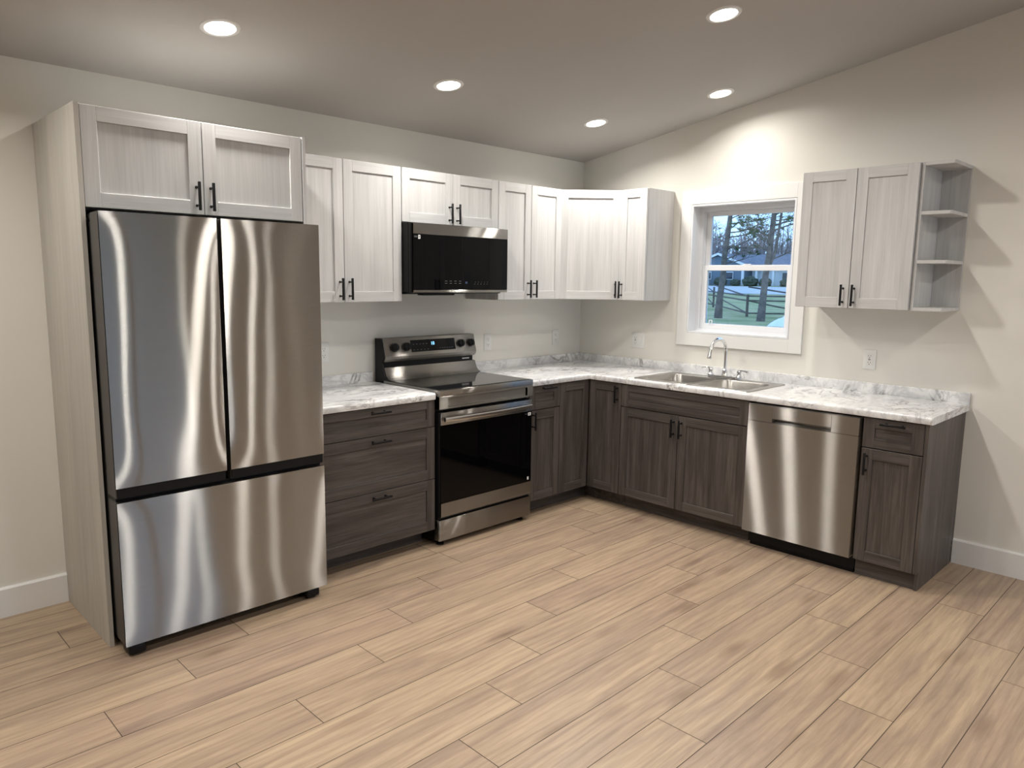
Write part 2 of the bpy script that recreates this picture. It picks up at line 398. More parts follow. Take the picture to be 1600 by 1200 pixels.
# ------------------------------------------------------------------ recessed ceiling lamps
def lamp_light(t, watts):
    ld = bpy.data.lights.new('lamp_light', 'AREA'); ld.shape = 'DISK'; ld.size = .116; ld.energy = watts; ld.color = LAMP_COL; ld.spread = R(155)
    o = bpy.data.objects.new('lamp_light', ld); C.objects.link(o); o.parent = t; o.location = (0, 0, -.0052)
def downlight(x, y, label, src=None, watts=LAMP_W):
    a = math.atan(S)*(-1 if y > YR else 1); loc = (x, y, ceil_z(y))
    if src is None:
        t = thing('recessed_downlight', loc, label, 'ceiling light', 'slim recessed downlights in the sloping ceiling', rot=(a, 0, 0))
        mr = ROOTM[t.name]
        mb = MB(mr); mb.lathe((0, 0, 0), [(.060, -.0015), (.064, -.0055), (.078, -.004), (.082, 0.0), (.060, .0005)], 40, caps=False)
        mb.add([], []); mb.build('trim_ring', M['plastic'], t)
        mb = MB(mr); mb.lathe((0, 0, 0), [(.061, -.0010), (.061, -.0034), (.030, -.0042), (.0005, -.0044)], 40, caps=True)
        mb.build('lens', M['lens'], t); lamp_light(t, watts)
        return t
    t = src.copy(); C.objects.link(t); t.location = loc; t.rotation_euler = (a, 0, 0); t['label'] = label
    for ch in list(src.children):
        if ch.type == 'LIGHT': continue
        c = ch.copy(); C.objects.link(c); c.parent = t
    lamp_light(t, watts)
    return t
d0 = downlight(-3.163, -.68, 'lit round recessed ceiling light above the fridge, leftmost one')
downlight(-1.929, -.673, 'lit round recessed ceiling light above the range, second along the back wall', d0)
downlight(-.673, -.658, 'lit small round recessed ceiling light above the corner wall cabinet', d0)
downlight(-.372, -1.383, 'lit round recessed ceiling light above the sink window, beside the gable wall', d0, LAMP_W*.45)
downlight(-1.327, -1.942, 'lit round recessed ceiling light at the top edge of the photo, right of centre', d0)
for x, y, lb in [(-2.6, -1.942, 'lit recessed ceiling light above the open floor before the range'), (-3.87, -1.942, 'lit recessed ceiling light left above the camera'),
                 (-4.45, -.68, 'lit recessed ceiling light left of the fridge, out of the frame'), (-5.25, -2.0, 'lit recessed ceiling light over the left of the room'),
                 (-1.33, -4.5, 'lit recessed ceiling light behind the camera to the right'), (-2.6, -4.5, 'lit recessed ceiling light behind the camera'),
                 (-4.6, -4.7, 'lit recessed ceiling light behind the camera to the left'), (-1.33, -6.1, 'lit recessed ceiling light near the patio door'), (-.35, -6.1, 'lit recessed ceiling light in the rear right corner')]:
    downlight(x, y, lb, d0)

# ------------------------------------------------------------------ cabinet pieces
def shaker(fr, name, u0, u1, z0, z1, d, wm, parent, fw=.057, t=.019, rail_ax='x', panel_ax='z', stile_ax='z', rec=.0075, gap=.0019, fwr=None):
    mb = MB(fr); u0 += gap; u1 -= gap; z0 += gap; z1 -= gap; fz = fwr or fw; b = .0011
    mb.box(u0, u0+fw, d-t, d, z0, z1, stile_ax, b); mb.box(u1-fw, u1, d-t, d, z0, z1, stile_ax, b)
    mb.box(u0+fw-.0006, u1-fw+.0006, d-t, d, z0, z0+fz, rail_ax, b); mb.box(u0+fw-.0006, u1-fw+.0006, d-t, d, z1-fz, z1, rail_ax, b)
    mb.box(u0+fw-.004, u1-fw+.004, d-t+.002, d-rec, z0+fz-.004, z1-fz+.004, panel_ax)
    return mb.build(name, wm, parent)
def handle(fr, u, z, d, parent, vert=True, ln=.118, label='matt black bar handle'):
    mb = MB(fr); h = ln/2; r = .0052; so = .033
    if vert: mb.box(u-r, u+r, d+so-r, d+so+r, z-h, z+h, 'z', .0012)
    else: mb.box(u-h, u+h, d+so-r, d+so+r, z-r, z+r, 'x', .0012)
    for k in (-1, 1):
        c = (u, d+.0002, z+k*.038) if vert else (u+k*.038, d+.0002, z)
        mb.lathe(c, [(.0062, 0), (.0062, .0015), (.0042, .002), (.0042, so-r+.001)], 12, 'y')
    o = mb.build('handle', M['black_metal'], parent); return tag(o, label)

# ---- wall cabinets, back wall
def wall_cabinet(fr, u0, u1, z0, z1, dep, label, splits, handles, group=None, side=.018):
    loc = fr @ Vector(((u0+u1)/2, 0, z0)); t = thing('wall_cabinet', loc, label, 'kitchen cabinet', group)
    mb = MB(fr); g = .0006; p = .017
    mb.box(u0+g, u0+p, .002, dep, z0, z1, 'z', .0007); mb.box(u1-p, u1-g, .002, dep, z0, z1, 'z', .0007)
    mb.box(u0+p, u1-p, .002, dep, z0, z0+p, 'x'); mb.box(u0+p, u1-p, .002, dep, z1-p, z1, 'x'); mb.box(u0+p, u1-p, .002, .012, z0+p, z1-p, 'z')
    mb.build('cabinet_body', M['light_wood'], t)
    for (a, b), hu in zip(splits, handles):
        dr = shaker(fr, 'door', a, b, z0, z1, dep+.0205, M['light_wood'], t)
        if hu is not None: handle(fr, hu, z0+.073 if z1-z0 > .5 else z0+.068, dep+.0205, dr)
    return t
ZB, ZT, UD = 1.405, 2.168, .3055
wall_cabinet(FA, -2.752, -1.9895, ZB, ZT, UD, 'tall pale grey two-door wall cabinet between the fridge and the microwave', [(-2.752, -2.3715), (-2.3715, -1.9895)], [-2.402, -2.343])
wall_cabinet(FA, -1.9885, -1.2245, 1.861, ZT, UD, 'short pale grey two-door wall cabinet above the microwave', [(-1.9885, -1.6055), (-1.6055, -1.2245)], [-1.636, -1.576])
wall_cabinet(FA, -1.2235, -.6115, ZB, ZT, UD, 'pale grey two-door wall cabinet right of the microwave', [(-1.2235, -.918), (-.918, -.6115)], [-.947, -.889])
# diagonal corner wall cabinet
t = thing('corner_wall_cabinet', (-.2, -.2, ZB), 'pale grey diagonal corner wall cabinet with one wide door', 'kitchen cabinet')
q = .299; mb = MB(); mb.prism([(-.002, -.002), (-.610, -.002), (-.610, -q), (-q, -.610), (-.002, -.610)], ZB, ZT, 'z'); mb.build('cabinet_body', M['light_wood'], t)
r2 = math.sqrt(.5); wdg = (.610-q)/r2
FD = Matrix(((r2, -r2, 0, -.610), (-r2, -r2, 0, -q), (0, 0, 1, 0), (0, 0, 0, 1)))
dr = shaker(FD, 'door', .003, wdg-.006, ZB, ZT, .0205, M['light_wood'], t); handle(FD, wdg-.036, ZB+.073, .0205, dr)
wall_cabinet(FB, .6130, .842, ZB, ZT, UD, 'narrow pale grey one-door wall cabinet left of the window', [(.6175, .842)], [.650])
wall_cabinet(FB, 1.915, 2.531, ZB, ZT, UD, 'pale grey two-door wall cabinet right of the window', [(1.915, 2.2185), (2.2185, 2.531)], [2.187, 2.247])
# open end shelves
t = thing('corner_shelf_unit', (-.15, -2.61, ZB), 'open pale grey end shelf unit with four shelves beside the wall cabinet', 'shelf')
mb = MB(FB); mb.box(2.5325, 2.548, .002, UD, ZB, ZT, 'z', .0007); mb.build('side_panel', M['light_wood'], t)
mb = MB(FB); mb.box(2.549, 2.686, .002, .016, ZB+.017, ZT-.017, 'z'); mb.build('back_panel', M['light_wood'], t)
for z in (ZB, 1.652, 1.902, ZT-.017):
    mb = MB(FB); mb.prism([(2.5485, .0165 if ZB < z < 2.1 else .002), (2.688, .0165 if ZB < z < 2.1 else .002), (2.688, UD-.006), (2.682, UD), (2.5485, UD)], z, z+.017, 'x'); mb.build('shelf', M['light_wood'], t)

# ---- fridge enclosure
GX = -3.7185
mb = MB(FA); mb.box(GX, GX+.018, .001, .632, .0, 2.186, 'z', .0007)
tag(mb.build('tall_side_panel', M['light_gable']), 'tall pale woodgrain panel standing left of the fridge', 'panel')
mb = MB(FA); mb.box(-2.7765, -2.7595, .001, .632, .0, 2.183, 'z', .0007)
tag(mb.build('tall_side_panel', M['light_wood']), 'tall pale panel between the fridge and the drawer cabinet', 'panel')
t = thing('over_fridge_cabinet', (-3.24, -.3, 1.797), 'deep pale grey two-door cabinet above the fridge', 'kitchen cabinet')
mb = MB(FA); mb.box(-3.6995, -2.778, .002, .61, 1.80, 2.182, 'z'); mb.build('cabinet_body', M['light_wood'], t)
dl = shaker(FA, 'door', -3.700, -3.2405, 1.797, 2.182, .6305, M['light_wood'], t); handle(FA, -3.272, 1.873, .6305, dl)
dl = shaker(FA, 'door', -3.2405, -2.779, 1.797, 2.182, .6305, M['light_wood'], t); handle(FA, -3.212, 1.873, .6305, dl)

# ------------------------------------------------------------------ fridge
t = thing('refrigerator', (-3.246, -.40, 0), 'stainless steel french door refrigerator with a bottom freezer drawer', 'refrigerator')
mb = MB(FA); mb.box(-3.690, -2.800, .03, .665, .045, 1.745, 'z', .003); mb.build('fridge_casing', M['charcoal'], t)
mb = MB(FA); mb.box(-3.672, -2.818, .10, .70, .012, .052, 'x'); mb.build('base_grille', M['black'], t)
def skin(fr, u0, u1, z0, z1, d, amp, seed, nx=24, nz=56):
    rr = random.Random(seed); ph = [rr.uniform(0, 6.28) for _ in range(6)]
    V = []; F = []
    for j in range(nz+1):
        for i in range(nx+1):
            a, b = i/nx, j/nz; u = u0+(u1-u0)*a; z = z0+(z1-z0)*b
            dome = (1-abs(2*a-1)**3.2)*(1-(2*b-1)**6)
            wob = math.sin(2.1*math.pi*a+ph[0]+1.2*math.sin(2.2*b*math.pi+ph[1]))*(.5+.5*math.cos(2*math.pi*b+ph[2]))
            V.append((u, d - amp*(.0 if 0 else 1)*(1-dome) + amp*.16*wob*dome, z))
    for j in range(nz):
        for i in range(nx):
            k = j*(nx+1)+i; F.append((k, k+1, k+nx+2, k+nx+1))
    return V, F
def steel_front(name, u0, u1, z0, z1, d, amp, seed, parent, nx=24, nz=56):
    mb = MB(FA); V, F = skin(FA, u0, u1, z0, z1, d, amp, seed, nx, nz); n0 = len(V)
    # turn the edges back 8 mm so the sheet has thickness
    ring = [i for i in range(nx+1)] + [(j+1)*(nx+1)-1 for j in range(1, nz+1)] + [nz*(nx+1)+i for i in range(nx-1, -1, -1)] + [j*(nx+1) for j in range(nz-1, 0, -1)]
    V2 = [(V[i][0], d-.012, V[i][2]) for i in ring]; m = len(ring)
    Fs = [(ring[i], ring[(i+1) % m], n0+(i+1) % m, n0+i) for i in range(m)]
    mb.add(V+V2, F+Fs, 'z', True, off=Vector((0, 0, 0))); mb.F.append([n0+i for i in range(m)]); mb.G.append([Vector((0, 0, 0))]*m); mb.S.append(False); mb.T.append(.5)
    return mb.build(name, M['steel'], parent)
def fridge_door(ua, ub, z0, z1, seed, dark_to):
    mb = MB(FA); mb.box(ua+.002, ub-.002, .675, .781, z0, z1-.001, 'z', .003)
    o = mb.build('door' if seed < 3 else 'freezer_drawer', M['charcoal'], t)
    steel_front('steel_face', ua, ub, dark_to, z1, .7934, .0030, seed, o, nz=56 if seed < 3 else 36, nx=24 if seed < 3 else 44); return o
a = fridge_door(-3.7015, -3.2605, .667, 1.776, 1, .711); b = fridge_door(-3.2425, -2.7915, .667, 1.776, 2, .711)
for o, ua, ub in ((a, -3.7015, -3.2605), (b, -3.2425, -2.7915)):
    tag(o, 'upper door with a brushed steel face'); mb = MB(FA); mb.box(ua+.004, ub-.004, .77, .787, .6675, .7100, 'x', .002); mb.build('grip_lip', M['black'], o)
c_ = fridge_door(-3.7015, -2.7915, .054, .6525, 5, .0545)
mb = MB(FA); mb.box(-3.697, -2.796, .665, .76, .6535, .6665, 'x'); mb.build('recessed_grip', M['black'], t)
for ua in (-3.69, -2.86):
    mb = MB(FA); mb.box(ua, ua+.06, .60, .70, 1.746, 1.775, 'x', .008, 2); mb.build('hinge_cover', M['charcoal'], t)
for u in (-3.655, -2.86):
    mb = MB(FA)
    mb.lathe((u, .755, .0185), [(.0005, -.02), (.018, -.02), (.018, .02), (.0005, .02)], 16, 'x')
    mb.box(u-.034, u+.034, .70, .782, .010, .050, 'x', .010, 3); mb.build('roller_foot', M['black'], t)

# ------------------------------------------------------------------ base cabinets
DK = M['dark_wood']; CB = .8650
def kick(fr, u0, u1, d, t_, ue=None):
    mb = MB(fr); mb.box(u0, u1, .06, d, .0, .0985, 'x'); return mb.build('toe_kick', DK, t_)
def body(fr, u0, u1, t_, d=.606, side=True):
    mb = MB(fr); mb.box(u0+.0006, u1-.0006, .002, d, .099, CB-.0007, 'z', .0006); return mb.build('cabinet_body', DK, t_)
BD = .6265
# three-drawer base
t = thing('drawer_base_cabinet', (-2.37, -.3, 0), 'dark woodgrain base cabinet of three drawers beside the fridge', 'kitchen cabinet')
body(FA, -2.7585, -1.9875, t); kick(FA, -2.7585, -1.9895, .50, t)
for z0, z1, zh, fw in ((.709, .8625, .838, .045), (.405, .709, .680, .057), (.101, .405, .374, .057)):
    o = shaker(FA, 'drawer', -2.757, -1.9885, z0, z1, BD, DK, t, panel_ax='x', stile_ax='z', fwr=fw); handle(FA, -2.370, zh, BD, o, False, .124)
# narrow base right of the range
t = thing('narrow_base_cabinet', (-1.075, -.3, 0), 'narrow dark woodgrain base cabinet with one drawer right of the range', 'kitchen cabinet')
body(FA, -1.2235, -.9275, t); kick(FA, -1.2235, -.9275, .535, t)
o = shaker(FA, 'drawer', -1.2235, -.9275, .708, .8625, BD, DK, t, panel_ax='x', fwr=.045); handle(FA, -1.056, .846, BD, o, False, .118)
o = shaker(FA, 'door', -1.2235, -.9275, .101, .705, BD, DK, t); handle(FA, -1.193, .640, BD, o)
# corner base with bifold doors
t = thing('corner_base_cabinet', (-.4, -.4, 0), 'dark woodgrain corner base cabinet with a folding pair of doors', 'kitchen cabinet')
mb = MB(); mb.prism([(-.002, -.002), (-.9265, -.002), (-.9265, -.606), (-.606, -.606), (-.606, -.9035), (-.002, -.9035)], .099, CB-.0007, 'z'); mb.build('cabinet_body', DK, t)
mb = MB(); mb.prism([(-.06, -.06), (-.9265, -.06), (-.9265, -.535), (-.535, -.535), (-.535, -.9035), (-.06, -.9035)], 0, .0985, 'x'); mb.build('toe_kick', DK, t)
o = shaker(FA, 'door', -.9265, -.6285, .101, .8625, BD, DK, t)
o = shaker(FB, 'door', .6285, .9035, .101, .8625, BD, DK, t); handle(FB, .8735, .790, BD, o)
# sink base
t = thing('sink_base_cabinet', (-.3, -1.36, 0), 'dark woodgrain two-door base cabinet under the sink', 'kitchen cabinet')
mb = MB(FB)
for a0, a1 in ((.9050, .922), (1.807, 1.8235)): mb.box(a0, a1, .002, .606, .099, CB-.0007, 'z')
mb.box(.922, 1.807, .002, .606, .099, .115, 'x'); mb.box(.922, 1.807, .585, .606, .115, CB-.0007, 'x'); mb.build('cabinet_body', DK, t)
kick(FB, .9045, 1.8235, .535, t)
shaker(FB, 'false_drawer_front', .9045, 1.8215, .711, .8625, BD, DK, t, panel_ax='x', fwr=.045)
o = shaker(FB, 'door', .9045, 1.3505, .101, .709, BD, DK, t); handle(FB, 1.322, .626, BD, o)
o = shaker(FB, 'door', 1.3505, 1.8215, .101, .709, BD, DK, t); handle(FB, 1.3785, .626, BD, o)
# end base
t = thing('end_base_cabinet', (-.3, -2.61, 0), 'dark woodgrain base cabinet with one drawer at the right end', 'kitchen cabinet')
body(FB, 2.4605, 2.7530, t); kick(FB, 2.4605, 2.753, .580, t)
mb = MB(FB); mb.prism([(.038, .0), (.590, .0), (.590, .099), (.6265, .099), (.6265, CB-.001), (.002, CB-.001), (.002, .10), (.038, .10)], 2.7535, 2.7705, 'z', axis='x')
mb.build('end_panel', DK, t)
o = shaker(FB, 'drawer', 2.4600, 2.7530, .704, .8625, BD, DK, t, panel_ax='x', fwr=.05); handle(FB, 2.611, .838, BD, o, False, .122)
o = shaker(FB, 'door', 2.4600, 2.7530, .095, .702, BD, DK, t); handle(FB, 2.490, .622, BD, o)

# ------------------------------------------------------------------ dishwasher
t = thing('dishwasher', (-.3, -2.14, 0), 'stainless steel dishwasher with a recessed pocket grip', 'dishwasher')
mb = MB(FB); mb.box(1.8285, 2.4565, .03, .585, .10, .845, 'x'); mb.build('dishwasher_tub', M['black'], t)
mb = MB(FB); mb.box(1.842, 2.4565, .05, .585, .022, .0985, 'x', .002); mb.box(1.852, 2.450, .05, .575, .0, .022, 'x'); mb.build('kick_plate', M['black'], t)
mb = MB(FB)
D0, D1 = .588, .6405
mb.box(1.8275, 1.970, D0, D1, .757, .853, 'z', .0015); mb.box(2.302, 2.4455, D0, D1, .757, .853, 'z', .0015)
mb.box(1.9695, 2.3025, D0, D1, .781, .853, 'z', .0015); mb.box(1.9695, 2.3025, D0, D0+.012, .757, .781, 'z')
mb.prism([(D0+.012, .757), (D1-.002, .757), (D0+.012, .764)], 1.971, 2.301, axis='x')
do = mb.build('door', M['steel'], t)
mb = MB(FB); V, F = skin(FB, 1.8275, 2.4455, .096, .7555, D1, .0003, 11, 30, 40); n0 = len(V); nx, nz = 30, 40
ring = [i for i in range(nx+1)] + [(j+1)*(nx+1)-1 for j in range(1, nz+1)] + [nz*(nx+1)+i for i in range(nx-1, -1, -1)] + [j*(nx+1) for j in range(nz-1, 0, -1)]
V2 = [(V[i][0], D0, V[i][2]) for i in ring]; m_ = len(ring)
mb.add(V+V2, F+[(ring[i], ring[(i+1) % m_], n0+(i+1) % m_, n0+i) for i in range(m_)]+[[n0+i for i in range(m_)]], 'z', True, off=Vector((0, 0, 0)))
mb.build('front_panel', M['steel'], do)

# ------------------------------------------------------------------ worktops
TC, TB, BS = .903, .8652, .963
def slab(name, xs, ys, inside, label, fronts, splash):
    bm = bmesh.new(); vt = {}
    def gv(i, j, z):
        if (i, j, z) not in vt: vt[(i, j, z)] = bm.verts.new((xs[i], ys[j], z))
        return vt[(i, j, z)]
    nx, ny = len(xs)-1, len(ys)-1
    ins = lambda i, j: 0 <= i < nx and 0 <= j < ny and inside((xs[i]+xs[i+1])/2, (ys[j]+ys[j+1])/2)
    for i in range(nx):
        for j in range(ny):
            if not ins(i, j): continue
            bm.faces.new([gv(i, j, TC), gv(i+1, j, TC), gv(i+1, j+1, TC), gv(i, j+1, TC)])
            bm.faces.new([gv(i, j+1, TB), gv(i+1, j+1, TB), gv(i+1, j, TB), gv(i, j, TB)])
            for di, dj, a, b in ((-1, 0, (i, j), (i, j+1)), (1, 0, (i+1, j+1), (i+1, j)), (0, -1, (i+1, j), (i, j)), (0, 1, (i, j+1), (i+1, j+1))):
                if not ins(i+di, j+dj): bm.faces.new([gv(*b, TC), gv(*a, TC), gv(*a, TB), gv(*b, TB)])
    bmesh.ops.recalc_face_normals(bm, faces=bm.faces)
    ed = []; eb = []
    for e in bm.edges:
        a, b = e.verts
        if all(fronts(v.co.x, v.co.y) for v in (a, b)) and abs(a.co.z-b.co.z) < 1e-5:
            (ed if a.co.z > .9 else eb).append(e)
    bmesh.ops.bevel(bm, geom=ed, offset=.011, segments=4, affect='EDGES', profile=.5)
    eb = [e for e in bm.edges if all(fronts(v.co.x, v.co.y) and abs(v.co.z-TB) < 1e-5 for v in e.verts)]
    bmesh.ops.bevel(bm, geom=eb, offset=.006, segments=2, affect='EDGES', profile=.5)
    mb = MB(); mb.frombm(bm, 'x', True); t = thing(name, (sum(v.x for v in mb.V)/len(mb.V), sum(v.y for v in mb.V)/len(mb.V), TB), label, 'countertop')
    mb.build('slab', M['marble'], t)
    mb = MB()
    for b in splash: mb.box(*b, 'x', .003, 2)
    mb.build('backsplash', M['marble'], t); return t
eq = lambda a, b: abs(a-b) < 1e-4
slab('countertop', [-1.2245, -.64, -.548, -.158, -.001], [-2.785, -1.752, -.998, -.64, -.001],
     lambda x, y: (y > -.64 or x > -.64) and not (-.548 < x < -.158 and -1.752 < y < -.998),
     'white marble-look L-shaped countertop around the corner, holding the sink',
     lambda x, y: (eq(x, -.64) and y <= -.6399) or (eq(y, -.64) and x <= -.6399),
     [(-1.2245, -.001, -.021, -.0005, TC-.0005, BS), (-.0205, -.0005, -2.785, -.0215, TC-.0005, BS)])
slab('countertop', [-2.7585, -1.9935], [-.64, -.001], lambda x, y: True, 'short white marble-look countertop over the drawers beside the fridge',
     lambda x, y: eq(y, -.64), [(-2.7585, -1.9935, -.021, -.0005, TC-.0005, BS)])

# ------------------------------------------------------------------ sink and faucet
t = thing('kitchen_sink', (-.35, -1.377, .75), 'double bowl stainless steel sink set in the countertop', 'sink')
def rring(x0, x1, y0, y1, rs, z, n=6):      # corners order: (x1,y1),(x0,y1),(x0,y0),(x1,y0); rs radius for each
    P = []
    for (cx, cy, sx_, sy_, a0), r in zip(((x1, y1, -1, -1, 0), (x0, y1, 1, -1, 90), (x0, y0, 1, 1, 180), (x1, y0, -1, 1, 270)), rs):
        for k in range(n+1):
            a = R(a0+90*k/n); P.append((cx+sx_*r+r*math.cos(a), cy+sy_*r+r*math.sin(a), z))
    return P
mb = MB(); zt = TC+.0045
for (ya, yb, oa, ob, outer_r) in ((-1.355, -1.020, -1.3775, -.965, 'hi'), (-1.735, -1.400, -1.790, -1.3775, 'lo')):
    ro = .028; e = .0006
    rs = (ro, ro, e, e) if outer_r == 'hi' else (e, e, ro, ro)
    X1, X2 = -.592, -.088
    loops = []
    lip = rring(X1, X2, oa, ob, rs, TC+.0005); loops.append(lip)
    ins_ = .0025
    loops.append(rring(X1+ins_, X2-ins_, oa+(ins_ if outer_r == 'lo' else 0), ob-(ins_ if outer_r == 'hi' else 0), rs, zt))
    loops.append(rring(X1+.016, X2-.016, oa+(.016 if outer_r == 'lo' else 0), ob-(.016 if outer_r == 'hi' else 0), rs, zt-.002))
    loops.append(rring(-.540, -.170, ya-.004, yb+.004, (.066,)*4, zt-.002))
    loops.append(rring(-.536, -.174, ya, yb, (.062,)*4, zt-.008))
    loops.append(rring(-.530, -.180, ya+.006, yb-.006, (.06,)*4, TC-.12))
    loops.append(rring(-.522, -.188, ya+.014, yb-.014, (.055,)*4, TC-.155))
    loops.append(rring(-.495, -.215, ya+.04, yb-.04, (.04,)*4, TC-.170))
    cx, cy = -.355, (ya+yb)/2; nn = len(lip)
    l0 = loops[-1]; loops.append([(cx+.045*math.cos(math.atan2(p[1]-cy, p[0]-cx)), cy+.045*math.sin(math.atan2(p[1]-cy, p[0]-cx)), TC-.176) for p in l0])
    V = [p for l in loops for p in l]; F = []
    for i in range(len(loops)-1):
        for j in range(nn): F.append((i*nn+j, i*nn+(j+1) % nn, (i+1)*nn+(j+1) % nn, (i+1)*nn+j))
    mb.add(V, F, 'x', True)
so_ = mb.build('basin', M['steel_sink'], t, recalc=False)
for cy in (-1.1875, -1.5675):
    mb = MB(); mb.lathe((-.355, cy, TC-.180), [(.0005, 0), (.046, 0), (.046, .006), (.036, .0035), (.012, .003), (.010, .008), (.0005, .008)], 24); mb.build('drain_strainer', M['chrome'], t)

t = thing('faucet', (-.122, -1.374, TC+.004), 'chrome gooseneck kitchen faucet with two lever handles behind the sink', 'faucet')
fx, fy, fz = -.122, -1.374, TC+.0035
mb = MB()
mb.prism([(fx+.026*math.cos(a)+0, fy+s_*.098+.026*math.sin(a)) for s_, rng in ((1, range(0, 181, 20)), (-1, range(180, 361, 20))) for a in (R(k) for k in rng)], fz, fz+.016, bev=.004)
mb.build('base_plate', M['chrome'], t)
mb = MB(); mb.lathe((fx, fy, fz+.015), [(.024, 0), (.024, .006), (.0195, .012), (.0165, .035), (.0175, .040), (.0125, .046)], 28)
path = [(fx, fy, fz+.05), (fx, fy, 1.085)]; cxr = .098
for k in range(1, 17):
    a = R(180*k/16*.93); path.append((fx-cxr+cxr*math.cos(a), fy, 1.085+.086*math.sin(a)))
lx, _, lz = path[-1]; path += [(lx-.008, fy, lz-.028)]
mb.tube(path, .0115, 18); mb.build('spout', M['chrome'], t)
mb = MB(); a_ = Vector(path[-1]); b_ = a_+Vector((-.004, 0, -.024)); mb.tube([a_+Vector((.001, 0, .004)), a_, b_, b_+Vector((-.0005, 0, -.003))], [.0125, .0145, .0145, .0115], 18); mb.build('aerator', M['chrome'], t)
for s_ in (1, -1):
    mb = MB(); hy = fy+s_*.105
    mb.lathe((fx, hy, fz+.015), [(.022, 0), (.022, .005), (.016, .011), (.0135, .026), (.0165, .032), (.0165, .040), (.010, .047), (.0005, .049)], 24)
    p0 = Vector((fx, hy, fz+.052))
    mb.tube([p0, p0+Vector((-.004, s_*.018, .010)), p0+Vector((-.008, s_*.040, .008)), p0+Vector((-.011, s_*.064, .004))], [.0075, .0062, .0055, .0062], 14)
    mb.build('lever_handle', M['chrome'], t)

# ------------------------------------------------------------------ range
RX0, RX1 = -1.9855, -1.2280
t = thing('electric_range', (-1.609, -.34, 0), 'stainless steel electric range with black oven glass and rear control panel', 'range')
mb = MB(FA); mb.box(RX0+.004, RX1-.004, .03, .612, .028, .900, 'z', .002); mb.build('range_body', M['black'], t)
mb = MB(FA); mb.box(RX0, RX1, .12, .664, .8835, .9175, 'z', .003, 2); mb.build('cooktop_frame', M['steel'], t)
mb = MB(FA); mb.box(RX0+.012, RX1-.012, .128, .640, .9165, .9192, 'x', .001); mb.build('ceramic_cooktop', M['cook_glass'], t)
# front band with a pressed panel
mb = MB(FA); d = .664
mb.box(RX0+.002, RX1-.002, .60, d-.011, .808, .8835, 'z')
mb.box(RX0, -1.922, d-.03, d, .808, .8832, 'z', .002); mb.box(-1.276, RX1, d-.03, d, .808, .8832, 'z', .002)
mb.box(-1.9225, -1.2755, d-.03, d, .808, .819, 'z', .0015); mb.box(-1.9225, -1.2755, d-.03, d, .870, .8832, 'z', .0015)
mb.build('front_band', M['steel'], t)
# oven door
mb = MB(FA); mb.box(RX0+.006, RX1-.004, .615, .652, .168, .7885, 'z', .002); od = mb.build('oven_door', M['black'], t)
mb = MB(FA); mb.box(RX0+.014, RX1-.001, .640, .660, .7155, .789, 'z', .003, 2); mb.build('door_top_trim', M['steel'], od)
mb = MB(FA); mb.box(RX0+.014, RX1-.001, .640, .6575, .2575, .7150, 'z', .001); mb.build('oven_window', M['black_glass'], od)
mb = MB(FA); mb.prism([(.640, .2570), (.660, .2570), (.660, .188), (.657, .176), (.650, .169), (.640, .167)], RX0+.014, RX1-.001, axis='x'); mb.build('door_bottom_trim', M['steel'], od)
mb = MB(FA); n = 26; V = []; F = []
for i in range(n+1):
    a = i/n; u = -1.960+.704*a; bow = .014*(1-(2*a-1)**2)
    for dd, zz in ((.676, .7375), (.688, .7400), (.692, .752), (.688, .7640), (.676, .7665), (.672, .752)): V.append((u, dd+bow, zz))
for i in range(n):
    for k in range(6): F.append((i*6+k, i*6+(k+1) % 6, (i+1)*6+(k+1) % 6, (i+1)*6+k))
F += [[0, 1, 2, 3, 4, 5], [n*6+k for k in range(6)]]
mb.add(V, F, 'z', True)
for u in (-1.960, -1.286): mb.box(u, u+.03, .6595, .684, .740, .764, 'z', .002)
tag(mb.build('handle', M['steel_plain'], od), 'bowed stainless bar handle')
mb = MB(FA); mb.box(RX0+.004, RX1-.003, .600, .6595, .033, .1575, 'z', .003, 2); mb.build('storage_drawer', M['steel'], t)
mb = MB(FA); mb.box(RX0+.006, RX1-.006, .60, .640, .1575, .1675, 'z'); mb.build('drawer_grip', M['black'], t)
for u in (RX0+.045, RX1-.055):
    for dd in (.10, .61):
        mb = MB(FA); mb.lathe((u, dd, 0), [(.0005, 0), (.024, 0), (.024, .008), (.010, .011), (.010, .034), (.0005, .034)], 16); mb.build('foot', M['black'], t)
# stickers on the glass
for z0, w_ in ((.688, .026), (.270, .014)):
    mb = MB(FA); mb.box(RX1-.036, RX1-.036+w_, .6576, .658, z0, z0+.020, 'x'); s1 = mb.build('sticker', M['sticker'], od)
    if w_ > .02:
        mb = MB(FA); mb.box(RX1-.027, RX1-.020, .65805, .6583, z0+.005, z0+.015, 'x'); mb.box(RX1-.064, RX1-.040, .6576, .6579, z0+.010, z0+.014, 'x'); mb.build('sticker_print', M['grey_print'], od)
